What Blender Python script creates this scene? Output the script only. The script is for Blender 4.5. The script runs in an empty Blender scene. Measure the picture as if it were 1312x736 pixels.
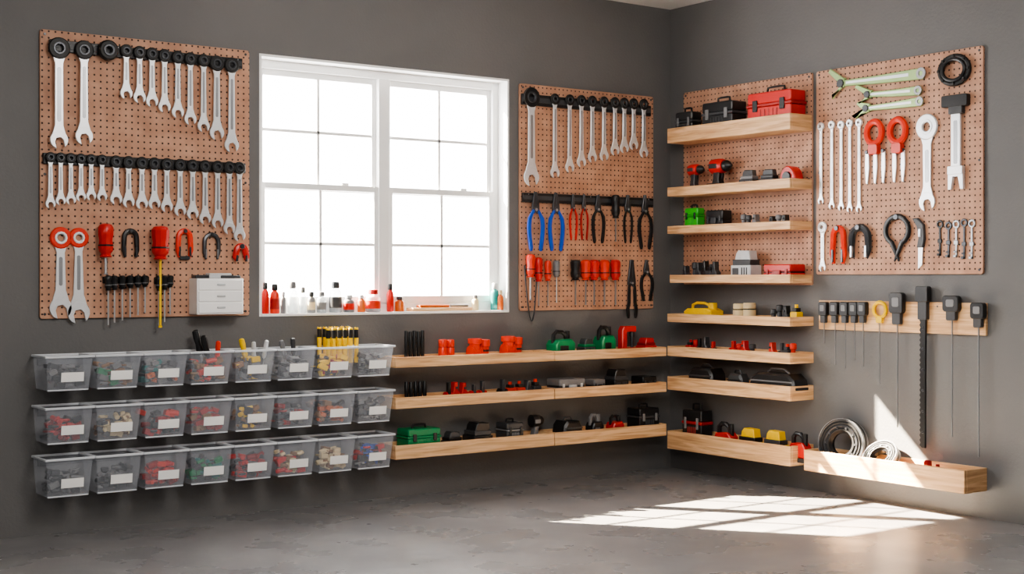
import bpy, bmesh, math, random
from mathutils import Vector, Matrix
random.seed(7)
scene = bpy.context.scene
try:
    scene.view_settings.look = 'AgX - Medium High Contrast'
except Exception:
    pass

# ------------------------------------------------------------------ survey of the room
F = 1766.0
HOR = 357.0
CX, CY, CZ = -5.497, -6.022, 1.11
DV = (0.5855, 0.8107)
RV = (0.8107, -0.5855)
HROOM = 2.69

def T(wall, px, py, off=0.0):
    """surveyed photo point on the back (B) or right (R) wall plane -> (along, height, metres per unit)"""
    u = (px - 656.0) / F
    dx, dy = DV[0] + RV[0]*u, DV[1] + RV[1]*u
    if wall == 'B':
        t = (-off - CY)/dy
        a = CX + t*dx
    else:
        t = (-off - CX)/dx
        a = -(CY + t*dy)
    return a, CZ - (py - HOR)/F*t, t/F

def world(wall, a, b, c):
    return (a, -c, b) if wall == 'B' else (-c, -a, b)

# ------------------------------------------------------------------ materials
def lin(c):
    return tuple(((x/255.0)/12.92 if x/255.0 <= 0.04045 else ((x/255.0+0.055)/1.055)**2.4) for x in c)

def newmat(name):
    m = bpy.data.materials.new(name)
    m.use_nodes = True
    nt = m.node_tree
    return m, nt, nt.nodes['Principled BSDF']

def simple(name, rgb, rough=0.45, metal=0.0, var=0.12, scale=30, bump=0.0, spec=0.5, rv=0.08):
    m, nt, p = newmat(name)
    c = lin(rgb)
    tc = nt.nodes.new('ShaderNodeTexCoord')
    n = nt.nodes.new('ShaderNodeTexNoise')
    n.inputs['Scale'].default_value = scale
    n.inputs['Detail'].default_value = 4
    nt.links.new(tc.outputs['Object'], n.inputs['Vector'])
    mx = nt.nodes.new('ShaderNodeMix'); mx.data_type = 'RGBA'
    mx.inputs['A'].default_value = (*[x*(1-var) for x in c], 1)
    mx.inputs['B'].default_value = (*[min(1, x*(1+var)) for x in c], 1)
    nt.links.new(n.outputs['Fac'], mx.inputs['Factor'])
    nt.links.new(mx.outputs['Result'], p.inputs['Base Color'])
    mr = nt.nodes.new('ShaderNodeMapRange')
    mr.inputs['To Min'].default_value = max(0.03, rough-rv)
    mr.inputs['To Max'].default_value = min(1, rough+rv)
    nt.links.new(n.outputs['Fac'], mr.inputs['Value'])
    nt.links.new(mr.outputs['Result'], p.inputs['Roughness'])
    p.inputs['Metallic'].default_value = metal
    p.inputs['Specular IOR Level'].default_value = spec
    if bump:
        b = nt.nodes.new('ShaderNodeBump')
        b.inputs['Strength'].default_value = bump
        b.inputs['Distance'].default_value = 0.002
        nt.links.new(n.outputs['Fac'], b.inputs['Height'])
        nt.links.new(b.outputs['Normal'], p.inputs['Normal'])
    return m

M = {}
M['black'] = simple('black_plastic', (30, 30, 32), 0.36)
M['rubber'] = simple('black_rubber', (24, 24, 25), 0.5)
M['dgray'] = simple('dark_grey_plastic', (62, 63, 66), 0.42)
M['gray'] = simple('grey_plastic', (118, 118, 120), 0.42)
M['lgray'] = simple('light_grey_plastic', (196, 198, 200), 0.4)
M['red'] = simple('red_plastic', (198, 36, 28), 0.35)
M['dred'] = simple('dark_red_plastic', (158, 30, 26), 0.4)
M['orange'] = simple('orange_red_plastic', (218, 58, 36), 0.35)
M['yellow'] = simple('yellow_plastic', (240, 196, 20), 0.4)
M['green'] = simple('green_plastic', (20, 128, 78), 0.4)
M['lime'] = simple('bright_green_plastic', (50, 180, 46), 0.4)
M['teal'] = simple('teal_plastic', (30, 120, 118), 0.4)
M['blue'] = simple('blue_plastic', (28, 80, 186), 0.35)
M['chrome'] = simple('brushed_steel', (236, 238, 241), 0.38, 0.6, 0.02, 8, rv=0.02)
M['steel'] = simple('tool_steel', (170, 172, 176), 0.34, 0.75, 0.04, 10, rv=0.02)
M['dsteel'] = simple('dark_steel', (84, 86, 90), 0.36, 0.75, 0.04, 10, rv=0.02)
M['limesteel'] = simple('pale_green_enamel', (176, 204, 146), 0.3, 0.4, 0.04, 10, rv=0.02)
M['white'] = simple('white_paint', (248, 248, 247), 0.4, 0, 0.02, 10)
M['label'] = simple('paper_label', (246, 246, 244), 0.7, 0, 0.03, 20)
M['cream'] = simple('cream_card', (216, 196, 156), 0.7)
M['brown'] = simple('cork_brown', (136, 100, 66), 0.8, 0, 0.3, 200)
M['amber'] = simple('amber_plastic', (196, 98, 42), 0.3)

# pine wood
def pine():
    m, nt, p = newmat('pine_wood')
    tc = nt.nodes.new('ShaderNodeTexCoord')
    oi = nt.nodes.new('ShaderNodeObjectInfo')
    vm = nt.nodes.new('ShaderNodeVectorMath'); vm.operation = 'ADD'
    nt.links.new(tc.outputs['Object'], vm.inputs[0]); nt.links.new(oi.outputs['Location'], vm.inputs[1])
    mp = nt.nodes.new('ShaderNodeMapping')
    mp.inputs['Scale'].default_value = (1.6, 1.6, 26)
    nt.links.new(vm.outputs[0], mp.inputs['Vector'])
    n = nt.nodes.new('ShaderNodeTexNoise'); n.inputs['Scale'].default_value = 2.2; n.inputs['Detail'].default_value = 6
    n.inputs['Distortion'].default_value = 0.8
    nt.links.new(mp.outputs['Vector'], n.inputs['Vector'])
    cr = nt.nodes.new('ShaderNodeValToRGB')
    cr.color_ramp.elements[0].position = 0.3; cr.color_ramp.elements[0].color = (*lin((186, 138, 96)), 1)
    cr.color_ramp.elements[1].position = 0.62; cr.color_ramp.elements[1].color = (*lin((232, 192, 148)), 1)
    e = cr.color_ramp.elements.new(0.48); e.color = (*lin((214, 171, 126)), 1)
    nt.links.new(n.outputs['Fac'], cr.inputs['Fac'])
    nt.links.new(cr.outputs['Color'], p.inputs['Base Color'])
    p.inputs['Roughness'].default_value = 0.5
    return m
M['pine'] = pine()

# pegboard: hardboard with a drilled grid
def pegmat():
    m, nt, p = newmat('pegboard_hardboard')
    g = nt.nodes.new('ShaderNodeNewGeometry')
    sp = nt.nodes.new('ShaderNodeSeparateXYZ')
    nt.links.new(g.outputs['Position'], sp.inputs[0])
    def math_(op, a, b=None):
        n = nt.nodes.new('ShaderNodeMath'); n.operation = op
        for i, v in enumerate((a, b)):
            if v is None: continue
            if isinstance(v, (int, float)): n.inputs[i].default_value = v
            else: nt.links.new(v, n.inputs[i])
        return n.outputs[0]
    S = 0.0285
    a = math_('SUBTRACT', sp.outputs['X'], sp.outputs['Y'])
    fa = math_('SUBTRACT', math_('FRACT', math_('DIVIDE', math_('ADD', a, 50), S)), 0.5)
    fb = math_('SUBTRACT', math_('FRACT', math_('DIVIDE', sp.outputs['Z'], S)), 0.5)
    d = math_('SQRT', math_('ADD', math_('MULTIPLY', fa, fa), math_('MULTIPLY', fb, fb)))
    mr = nt.nodes.new('ShaderNodeMapRange')
    mr.inputs['From Min'].default_value = 0.13; mr.inputs['From Max'].default_value = 0.17
    nt.links.new(d, mr.inputs['Value'])
    n = nt.nodes.new('ShaderNodeTexNoise'); n.inputs['Scale'].default_value = 12; n.inputs['Detail'].default_value = 8
    nt.links.new(g.outputs['Position'], n.inputs['Vector'])
    cr = nt.nodes.new('ShaderNodeValToRGB')
    cr.color_ramp.elements[0].position = 0.3; cr.color_ramp.elements[0].color = (*lin((170, 126, 102)), 1)
    cr.color_ramp.elements[1].position = 0.7; cr.color_ramp.elements[1].color = (*lin((198, 154, 128)), 1)
    nt.links.new(n.outputs['Fac'], cr.inputs['Fac'])
    mx = nt.nodes.new('ShaderNodeMix'); mx.data_type = 'RGBA'
    mx.inputs['A'].default_value = (*lin((50, 32, 26)), 1)
    nt.links.new(cr.outputs['Color'], mx.inputs['B'])
    nt.links.new(mr.outputs['Result'], mx.inputs['Factor'])
    nt.links.new(mx.outputs['Result'], p.inputs['Base Color'])
    p.inputs['Roughness'].default_value = 0.6
    b = nt.nodes.new('ShaderNodeBump'); b.inputs['Strength'].default_value = 0.6; b.inputs['Distance'].default_value = 0.003
    nt.links.new(mr.outputs['Result'], b.inputs['Height'])
    nt.links.new(b.outputs['Normal'], p.inputs['Normal'])
    return m
M['peg'] = pegmat()

def wallmat():
    m, nt, p = newmat('grey_wall_paint')
    g = nt.nodes.new('ShaderNodeNewGeometry')
    n = nt.nodes.new('ShaderNodeTexNoise'); n.inputs['Scale'].default_value = 1.3; n.inputs['Detail'].default_value = 7
    nt.links.new(g.outputs['Position'], n.inputs['Vector'])
    cr = nt.nodes.new('ShaderNodeValToRGB')
    cr.color_ramp.elements[0].position = 0.3; cr.color_ramp.elements[0].color = (*lin((98, 98, 98)), 1)
    cr.color_ramp.elements[1].position = 0.7; cr.color_ramp.elements[1].color = (*lin((109, 108, 108)), 1)
    nt.links.new(n.outputs['Fac'], cr.inputs['Fac'])
    nt.links.new(cr.outputs['Color'], p.inputs['Base Color'])
    p.inputs['Roughness'].default_value = 0.62
    n2 = nt.nodes.new('ShaderNodeTexNoise'); n2.inputs['Scale'].default_value = 70; n2.inputs['Detail'].default_value = 5
    nt.links.new(g.outputs['Position'], n2.inputs['Vector'])
    b = nt.nodes.new('ShaderNodeBump'); b.inputs['Strength'].default_value = 0.35; b.inputs['Distance'].default_value = 0.004
    nt.links.new(n2.outputs['Fac'], b.inputs['Height'])
    nt.links.new(b.outputs['Normal'], p.inputs['Normal'])
    return m
M['wall'] = wallmat()

def floormat():
    m, nt, p = newmat('polished_concrete')
    g = nt.nodes.new('ShaderNodeNewGeometry')
    n = nt.nodes.new('ShaderNodeTexNoise'); n.inputs['Scale'].default_value = 1.2; n.inputs['Detail'].default_value = 10
    n.inputs['Roughness'].default_value = 0.6; n.inputs['Distortion'].default_value = 0.3
    nt.links.new(g.outputs['Position'], n.inputs['Vector'])
    cr = nt.nodes.new('ShaderNodeValToRGB')
    cr.color_ramp.elements[0].position = 0.3; cr.color_ramp.elements[0].color = (*lin((112, 112, 114)), 1)
    cr.color_ramp.elements[1].position = 0.7; cr.color_ramp.elements[1].color = (*lin((144, 142, 141)), 1)
    e = cr.color_ramp.elements.new(0.5); e.color = (*lin((126, 125, 126)), 1)
    nt.links.new(n.outputs['Fac'], cr.inputs['Fac'])
    nt.links.new(cr.outputs['Color'], p.inputs['Base Color'])
    n2 = nt.nodes.new('ShaderNodeTexNoise'); n2.inputs['Scale'].default_value = 3.0; n2.inputs['Detail'].default_value = 9
    nt.links.new(g.outputs['Position'], n2.inputs['Vector'])
    mr = nt.nodes.new('ShaderNodeMapRange')
    mr.inputs['From Min'].default_value = 0.3; mr.inputs['From Max'].default_value = 0.7
    mr.inputs['To Min'].default_value = 0.22; mr.inputs['To Max'].default_value = 0.36
    nt.links.new(n2.outputs['Fac'], mr.inputs['Value'])
    nt.links.new(mr.outputs['Result'], p.inputs['Roughness'])
    b = nt.nodes.new('ShaderNodeBump'); b.inputs['Strength'].default_value = 0.04; b.inputs['Distance'].default_value = 0.004
    nt.links.new(n2.outputs['Fac'], b.inputs['Height'])
    nt.links.new(b.outputs['Normal'], p.inputs['Normal'])
    return m
M['floor'] = floormat()
M['ceil'] = simple('ceiling_paint', (225, 224, 222), 0.8, 0, 0.03, 3)

def thin(name, col, opacity, rough=0.25):
    m, nt, p = newmat(name)
    p.inputs['Base Color'].default_value = (*lin(col), 1)
    p.inputs['Roughness'].default_value = rough
    tr = nt.nodes.new('ShaderNodeBsdfTransparent')
    mx = nt.nodes.new('ShaderNodeMixShader')
    lw = nt.nodes.new('ShaderNodeLayerWeight'); lw.inputs['Blend'].default_value = 0.25
    mr = nt.nodes.new('ShaderNodeMapRange')
    mr.inputs['To Min'].default_value = opacity; mr.inputs['To Max'].default_value = min(1, opacity+0.35)
    nt.links.new(lw.outputs['Facing'], mr.inputs['Value'])
    nt.links.new(mr.outputs['Result'], mx.inputs['Fac'])
    nt.links.new(tr.outputs[0], mx.inputs[1]); nt.links.new(p.outputs[0], mx.inputs[2])
    nt.links.new(mx.outputs[0], nt.nodes['Material Output'].inputs['Surface'])
    return m
M['bin'] = thin('clear_bin_plastic', (222, 228, 238), 0.19)
M['binrim'] = thin('clear_bin_rim', (234, 238, 244), 0.68)
M['glass'] = thin('window_glass', (230, 240, 245), 0.03, 0.05)
M['jar'] = thin('jar_glass', (205, 215, 220), 0.4, 0.1)

# ------------------------------------------------------------------ mesh builder
class MB:
    def __init__(s, wall='B'):
        s.wall = wall; s.v = []; s.f = []; s.m = []; s.mats = []; s.rot = None
    def mi(s, k):
        if k not in s.mats: s.mats.append(k)
        return s.mats.index(k)
    def add(s, vs, fs, k):
        o = len(s.v)
        if s.rot:
            ca, cb, an = s.rot; co, si = math.cos(an), math.sin(an)
            vs = [(ca+(a-ca)*co-(b-cb)*si, cb+(a-ca)*si+(b-cb)*co, c) for a, b, c in vs]
        s.v += [tuple(x) for x in vs]
        i = s.mi(k)
        for f in fs:
            s.f.append([o+j for j in f]); s.m.append(i)
    def prism(s, poly, c0, c1, k, bev=0.0015):
        n = len(poly)
        ar = sum(poly[i][0]*poly[(i+1) % n][1]-poly[(i+1) % n][0]*poly[i][1] for i in range(n))
        if ar < 0: poly = poly[::-1]
        bev = min(bev, abs(c1-c0)*0.4)
        ins = []
        for i in range(n):
            p0, p1, p2 = poly[i-1], poly[i], poly[(i+1) % n]
            e1 = Vector((p1[0]-p0[0], p1[1]-p0[1])); e2 = Vector((p2[0]-p1[0], p2[1]-p1[1]))
            if e1.length < 1e-9: e1 = e2.copy()
            if e2.length < 1e-9: e2 = e1.copy()
            e1.normalize(); e2.normalize()
            nn = Vector((-e1.y-e2.y, e1.x+e2.x))
            if nn.length < 1e-6: nn = Vector((-e1.y, e1.x))
            nn.normalize()
            q = max(0.5, nn.dot(Vector((-e1.y, e1.x))))
            ins.append((p1[0]+nn.x*bev/q, p1[1]+nn.y*bev/q))
        rings = [(ins, c0), (poly, c0+bev), (poly, c1-bev), (ins, c1)] if bev > 0 else [(poly, c0), (poly, c1)]
        vs = [(a, b, c) for pl, c in rings for a, b in pl]
        fs = [list(range(n))[::-1], [(len(rings)-1)*n+i for i in range(n)]]
        for r in range(len(rings)-1):
            for i in range(n):
                j = (i+1) % n
                fs.append([r*n+i, r*n+j, (r+1)*n+j, (r+1)*n+i])
        s.add(vs, fs, k)
    def box(s, a0, a1, b0, b1, c0, c1, k, r=0.0, bev=0.002):
        w, h = abs(a1-a0), abs(b1-b0)
        bev = min(bev, w*0.3, h*0.3)
        if r > 0:
            r = min(r, w*0.49, h*0.49); pl = []
            for cx_, cy_, st in ((a1-r, b1-r, 0), (a0+r, b1-r, 90), (a0+r, b0+r, 180), (a1-r, b0+r, 270)):
                for q in range(5):
                    t = math.radians(st+q*22.5); pl.append((cx_+r*math.cos(t), cy_+r*math.sin(t)))
        else:
            pl = [(a0, b0), (a1, b0), (a1, b1), (a0, b1)]
            e = bev
            if e > 0:
                pl = [(a0+e, b0), (a1-e, b0), (a1, b0+e), (a1, b1-e), (a1-e, b1), (a0+e, b1), (a0, b1-e), (a0, b0+e)]
        s.prism(pl, c0, c1, k, bev)
    def hexa(s, p, k):
        s.add(p, [[0, 3, 2, 1], [4, 5, 6, 7], [0, 1, 5, 4], [1, 2, 6, 5], [2, 3, 7, 6], [3, 0, 4, 7]], k)
    def ring(s, ca, cb, ro, ri, c0, c1, k, seg=20, sy=1.0):
        vs = []; fs = []
        e = min((ro-ri)*0.25, (c1-c0)*0.3)
        prof = [(ri+e, c0), (ro-e, c0), (ro, c0+e), (ro, c1-e), (ro-e, c1), (ri+e, c1), (ri, c1-e), (ri, c0+e)]
        n = len(prof)
        for i in range(seg):
            t = 2*math.pi*i/seg
            for r, c in prof: vs.append((ca+r*math.cos(t), cb+r*math.sin(t)*sy, c))
        for i in range(seg):
            for j in range(n):
                fs.append([i*n+j, ((i+1) % seg)*n+j, ((i+1) % seg)*n+(j+1) % n, i*n+(j+1) % n])
        s.add(vs, fs, k)
    def lathe(s, p, ax, prof, k, seg=14):
        ax = Vector(ax).normalized()
        up = Vector((0, 0, 1)) if abs(ax.z) < 0.9 else Vector((1, 0, 0))
        x = ax.cross(up).normalized(); y = ax.cross(x)
        p = Vector(p); vs = []; fs = []
        for d, r in prof:
            for i in range(seg):
                t = 2*math.pi*i/seg
                vs.append(tuple(p+ax*d+x*r*math.cos(t)+y*r*math.sin(t)))
        for q in range(len(prof)-1):
            for i in range(seg):
                j = (i+1) % seg
                fs.append([q*seg+i, q*seg+j, (q+1)*seg+j, (q+1)*seg+i])
        fs.append(list(range(seg))[::-1]); fs.append([(len(prof)-1)*seg+i for i in range(seg)])
        s.add(vs, fs, k)
    def cyl(s, p0, p1, r, k, r2=None, seg=14, bev=0.12):
        d = Vector(p1)-Vector(p0); L = d.length; r2 = r if r2 is None else r2
        e = min(r*bev, L*0.2)
        s.lathe(p0, d, [(0, r-e), (e, r), (L-e, r2), (L, max(r2-e, r2*0.5))], k, seg)
    def tube(s, pts, rad, k, flat=1.0, seg=8, closed=False):
        n = len(pts); pts = [Vector(p) for p in pts]
        if not hasattr(rad, '__len__'): rad = [rad]*n
        vs = []; fs = []
        for i in range(n):
            a = pts[(i-1) % n] if (closed or i > 0) else pts[i]
            b = pts[(i+1) % n] if (closed or i < n-1) else pts[i]
            t = (b-a).normalized()
            ref = Vector((0, 0, 1)) if abs(t.z) < 0.9 else Vector((1, 0, 0))
            sd = t.cross(ref).normalized(); ot = sd.cross(t)
            for q in range(seg):
                an = 2*math.pi*q/seg
                vs.append(tuple(pts[i]+sd*rad[i]*math.cos(an)+ot*rad[i]*flat*math.sin(an)))
        m = n if closed else n-1
        for i in range(m):
            for q in range(seg):
                r = (q+1) % seg; j = (i+1) % n
                fs.append([i*seg+q, i*seg+r, j*seg+r, j*seg+q])
        if not closed:
            fs.append(list(range(seg))[::-1]); fs.append([(n-1)*seg+q for q in range(seg)])
        s.add(vs, fs, k)
    def torus(s, c, R, r, k, axis='c', sy=1.0, seg=24, a0=0, a1=360, flat=1.0):
        full = abs(a1-a0) >= 360
        n = seg if full else seg+1
        pts = []
        for i in range(n):
            t = math.radians(a0+(a1-a0)*i/seg)
            x, y = R*math.cos(t), R*math.sin(t)*sy
            if axis == 'c': pts.append((c[0]+x, c[1]+y, c[2]))
            elif axis == 'b': pts.append((c[0]+x, c[1], c[2]+y))
            else: pts.append((c[0], c[1]+x, c[2]+y))
        s.tube(pts, r, k, flat=flat, closed=full)
    def finish(s, name, smooth=35):
        vs = [Vector(world(s.wall, *p)) for p in s.v]
        lo = Vector([min(v[i] for v in vs) for i in range(3)]); hi = Vector([max(v[i] for v in vs) for i in range(3)])
        o = (lo+hi)/2
        me = bpy.data.meshes.new(name)
        me.from_pydata([v-o for v in vs], [], s.f)
        for k in s.mats: me.materials.append(M[k])
        for p, i in zip(me.polygons, s.m): p.material_index = i
        bm = bmesh.new(); bm.from_mesh(me)
        bmesh.ops.recalc_face_normals(bm, faces=bm.faces)
        bm.to_mesh(me); bm.free()
        me.shade_smooth()
        me.set_sharp_from_angle(angle=math.radians(smooth))
        ob = bpy.data.objects.new(name, me)
        ob.location = o
        scene.collection.objects.link(ob)
        return ob

# ------------------------------------------------------------------ room shell
XL, YF = -8.0, -8.5
WT = 0.14
WA0, WA1, WB0, WB1 = -2.62, -1.18, 0.94, 2.17     # window opening
mb = MB('B')
g = 0.012
mb.box(XL-0.2, WA0-g, -0.1, HROOM+0.1, -WT, 0, 'wall', bev=0)
mb.box(WA1+g, 0.2, -0.1, HROOM+0.1, -WT, 0, 'wall', bev=0)
mb.box(WA0-g, WA1+g, -0.1, WB0-g, -WT, 0, 'wall', bev=0)
mb.box(WA0-g, WA1+g, WB1+g, HROOM+0.1, -WT, 0, 'wall', bev=0)
mb.finish('wall_back')
mb = MB('R'); mb.box(0, -YF, -0.1, HROOM+0.1, -0.2, 0, 'wall', bev=0); mb.finish('wall_right')
mb = MB('B'); mb.box(XL-0.2, XL, -0.1, HROOM+0.1, 0, -YF, 'wall', bev=0); mb.finish('wall_left')
mb = MB('B'); mb.box(XL-0.2, 0.2, -0.1, HROOM+0.1, -YF, -YF+0.2, 'wall', bev=0); mb.finish('wall_front')
mb = MB('B'); mb.box(XL, 0, -0.1, 0, 0, -YF, 'floor', bev=0); mb.finish('floor')
mb = MB('B'); mb.box(XL, 0, HROOM, HROOM+0.1, 0, -YF, 'ceil', bev=0); mb.finish('ceiling')

# window
mb = MB('B')
mb.box(WA0-g, WA0, WB0-g, WB1+g, -WT, 0.002, 'white', bev=0.001)
mb.box(WA1, WA1+g, WB0-g, WB1+g, -WT, 0.002, 'white', bev=0.001)
mb.box(WA0, WA1, WB1, WB1+g, -WT, 0.002, 'white', bev=0.001)
mb.box(WA0, WA1, WB0-g, WB0, -WT, 0.008, 'white', bev=0.001)
FZ0, FZ1 = -0.136, -0.084
fw = 0.035
mb.box(WA0, WA0+fw, WB0, WB1, FZ0, FZ1, 'white')
mb.box(WA1-fw, WA1, WB0, WB1, FZ0, FZ1, 'white')
mb.box(WA0+fw, WA1-fw, WB1-0.040, WB1, FZ0, FZ1, 'white')
mb.box(WA0+fw, WA1-fw, WB0, WB0+0.045, FZ0, FZ1, 'white')
mb.box(-1.930, -1.868, WB0+0.045, WB1-0.040, FZ0, FZ1+0.008, 'white')
for a0, a1 in ((WA0+fw, -1.930), (-1.868, WA1-fw)):
    zm = 1.560
    for (b0, b1, cz) in ((zm-0.018, WB1-0.040, -0.131), (WB0+0.045, zm+0.018, -0.107)):
        sw = 0.024
        mb.box(a0, a0+sw, b0, b1, cz, cz+0.024, 'white')
        mb.box(a1-sw, a1, b0, b1, cz, cz+0.024, 'white')
        mb.box(a0+sw, a1-sw, b1-0.030, b1, cz, cz+0.024, 'white')
        mb.box(a0+sw, a1-sw, b0, b0+0.034, cz, cz+0.024, 'white')
        am = (a0+a1)/2; bmid = (b0+b1)/2
        mb.box(am-0.008, am+0.008, b0+0.034, b1-0.030, cz+0.008, cz+0.020, 'white', bev=0.002)
        mb.box(a0+sw, a1-sw, bmid-0.008, bmid+0.008, cz+0.008, cz+0.020, 'white', bev=0.002)
        mb.add([(a0+sw, b0+.03, cz+0.007), (a1-sw, b0+.03, cz+0.007), (a1-sw, b1-.028, cz+0.007), (a0+sw, b1-.028, cz+0.007)], [[0, 1, 2, 3]], 'glass')
    mb.box((a0+a1)/2+0.12, (a0+a1)/2+0.16, zm+0.018, zm+0.03, -0.107, -0.087, 'white')
mb.finish('window_1')

# ------------------------------------------------------------------ pegboards
PT = 0.014
def pegboard(wall, a0, a1, b0, b1):
    mb = MB(wall)
    mb.box(a0, a1, b0, b1, 0.0005, PT, 'peg', r=0.012, bev=0.0015)
    for a in (a0+0.02, a1-0.02):
        for b in (b0+0.02, b1-0.02, (b0+b1)/2):
            mb.cyl((a, b, PT-0.001), (a, b, PT+0.003), 0.006, 'dsteel', seg=10)
    mb.finish('pegboard')
pegboard('B', -3.668, -2.689, 0.935, 2.187)
pegboard('B', -1.106, -0.145, 0.935, 2.165)
pegboard('R', 0.127, 1.105, 1.075, 2.186)
pegboard('R', 1.134, 2.141, 1.13, 2.186)

def rail(wall, x0, x1, yc, hpx, k='black', name='magnetic_tool_rail', pegs=True):
    a0, b, s = T(wall, x0, yc, PT); a1 = T(wall, x1, yc, PT)[0]
    h = hpx*s/2
    mb = MB(wall)
    mb.box(a0, a1, b-h, b+h, PT+0.0003, PT+0.016, k, bev=0.002)
    mb.box(a0+0.004, a1-0.004, b-h*0.45, b+h*0.45, PT+0.0145, PT+0.0175, 'dgray', bev=0.001)
    for q in range(3):
        a = a0+(a1-a0)*(0.04+0.46*q)
        mb.cyl((a, b+h*0.7, PT+.014), (a, b+h*0.7, PT+0.0175), 0.003, 'steel', seg=8)
    mb.finish(name)
    return b

# ------------------------------------------------------------------ hand tools
TC = PT+0.018   # front of rail

def jawpoly(ca, cb, r, sw, rot=0.0):
    de = math.asin(min(0.95, sw/2/r)); pts = []
    a0 = -math.pi/2+de; a1 = 1.5*math.pi-de
    for i in range(15):
        t = a0+(a1-a0)*i/14
        pts.append((r*math.cos(t), r*math.sin(t)))
    pts += [(-sw/2, -r*0.1), (-sw*0.25, sw*0.25), (sw*0.25, sw*0.25), (sw/2, -r*0.1)]
    co, si = math.cos(rot), math.sin(rot)
    return [(ca+x*co-y*si, cb+x*si+y*co) for x, y in pts]

def wrench(wall, px, yt, yb, wpx, head='rubber', body='chrome', c=TC, jaw=1.0, name='combination_wrench', tilt=0):
    a, bt, s = T(wall, px, yt, c); bb = T(wall, px, yb, c)[1]
    r = wpx/2*s*1.12
    mb = MB(wall)
    if tilt: mb.rot = (a, bt, math.radians(tilt))
    th = 0.011
    cb = bt-r
    mb.ring(a, cb, r, r*0.42, c, c+th+0.004, head)
    mb.ring(a, cb, r*0.62, r*0.34, c+0.001, c+th+0.006, 'dsteel' if head == 'rubber' else body, seg=12)
    rj = r*0.98*jaw
    cj = bb+rj*0.9
    w0, w1 = r*0.38, r*0.46*jaw
    top = cb-r*0.85
    mb.prism([(a-w0*1.5, top+r*0.1), (a-w0, top-r*0.5), (a-w1, cj+rj*1.6), (a-rj*0.8, cj+rj*0.5), (a+rj*0.8, cj+rj*0.5), (a+w1, cj+rj*1.6), (a+w0, top-r*0.5), (a+w0*1.5, top+r*0.1)], c+0.002, c+th-0.001, body)
    if top-r*0.9 > cj+rj*2:
        mb.box(a-w0*0.45, a+w0*0.45, cj+rj*2.0, top-r*0.9, c+th-0.002, c+th, 'steel', r=w0*0.4, bev=0.0008)
    mb.prism(jawpoly(a, cj, rj, rj*0.95, math.radians(12)), c+0.001, c+th, body)
    return mb.finish(name)

def pliers(wall, px, yt, yb, wpx, col, c=TC, jawlen=0.3, name='pliers', jm='dsteel', bow=1.0, cut=False):
    a, bt, s = T(wall, px, yt, c); bb = T(wall, px, yb, c)[1]
    L = bt-bb; w = wpx*s*1.15/2
    mb = MB(wall)
    pv = bt-L*jawlen
    for sg in (-1, 1):
        jw = w*(0.42 if not cut else 0.6)
        mb.prism([(a+sg*0.0008, bt), (a+sg*jw*0.42, bt-0.002), (a+sg*jw*1.05, pv+L*0.07), (a+sg*jw*1.1, pv-L*0.02), (a+sg*jw*0.5, pv-L*0.07), (a+sg*0.0006, pv-L*0.02)], c+0.002, c+0.014, jm)
        pts = []; rad = []
        for q, (x, y) in enumerate(((0.25, 0.02), (0.5, 0.10), (0.78*bow, 0.22), (0.86*bow, 0.38), (0.84*bow, 0.55), (0.74, 0.75), (0.62, 0.92), (0.6, 1.0))):
            yy = pv-(pv-bb)*y
            pts.append((a+sg*w*x, yy, c+0.012)); rad.append(w*(0.18 if q < 2 else 0.25) if q < 7 else w*0.15)
        mb.tube(pts, rad, col, flat=0.75, seg=8)
    mb.cyl((a, pv, c), (a, pv, c+0.018), w*0.34, jm, seg=14)
    mb.cyl((a, pv, c+0.017), (a, pv, c+0.020), w*0.16, 'steel', seg=10)
    return mb.finish(name)

def screwdriver(wall, px, yt, yb, wpx, col, hf=0.45, c=TC, shaft='steel', name='screwdriver', tip=True, band='black', sw=0.16):
    a, bt, s = T(wall, px, yt, c); bb = T(wall, px, yb, c)[1]
    L = bt-bb; r = wpx*s/2*1.05; cc = c+r+0.0005
    mb = MB(wall); H = L*hf
    mb.lathe((a, bt, cc), (0, -1, 0), [(0, r*0.35), (H*0.03, r*0.75), (H*0.12, r), (H*0.35, r*0.96), (H*0.5, r*0.84), (H*0.68, r*0.98), (H*0.82, r*0.9), (H*0.9, r*0.62), (H*0.94, r*0.62), (H*0.97, r*0.8), (H, r*0.7)], col, 10)
    mb.cyl((a, bt-H*0.62, cc), (a, bt-H*0.68, cc), r*1.0, band, seg=10)
    rs = max(0.0022, r*sw)
    mb.cyl((a, bt-H*0.98, cc), (a, bb+L*0.02, cc), rs, shaft, seg=8)
    if tip: mb.prism([(a-rs*0.7, bb+L*0.03), (a-rs*1.5, bb+L*0.012), (a-rs, bb), (a+rs, bb), (a+rs*1.5, bb+L*0.012), (a+rs*0.7, bb+L*0.03)], cc-rs*0.5, cc+rs*0.5, shaft, bev=0.0003)
    return mb.finish(name)

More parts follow.
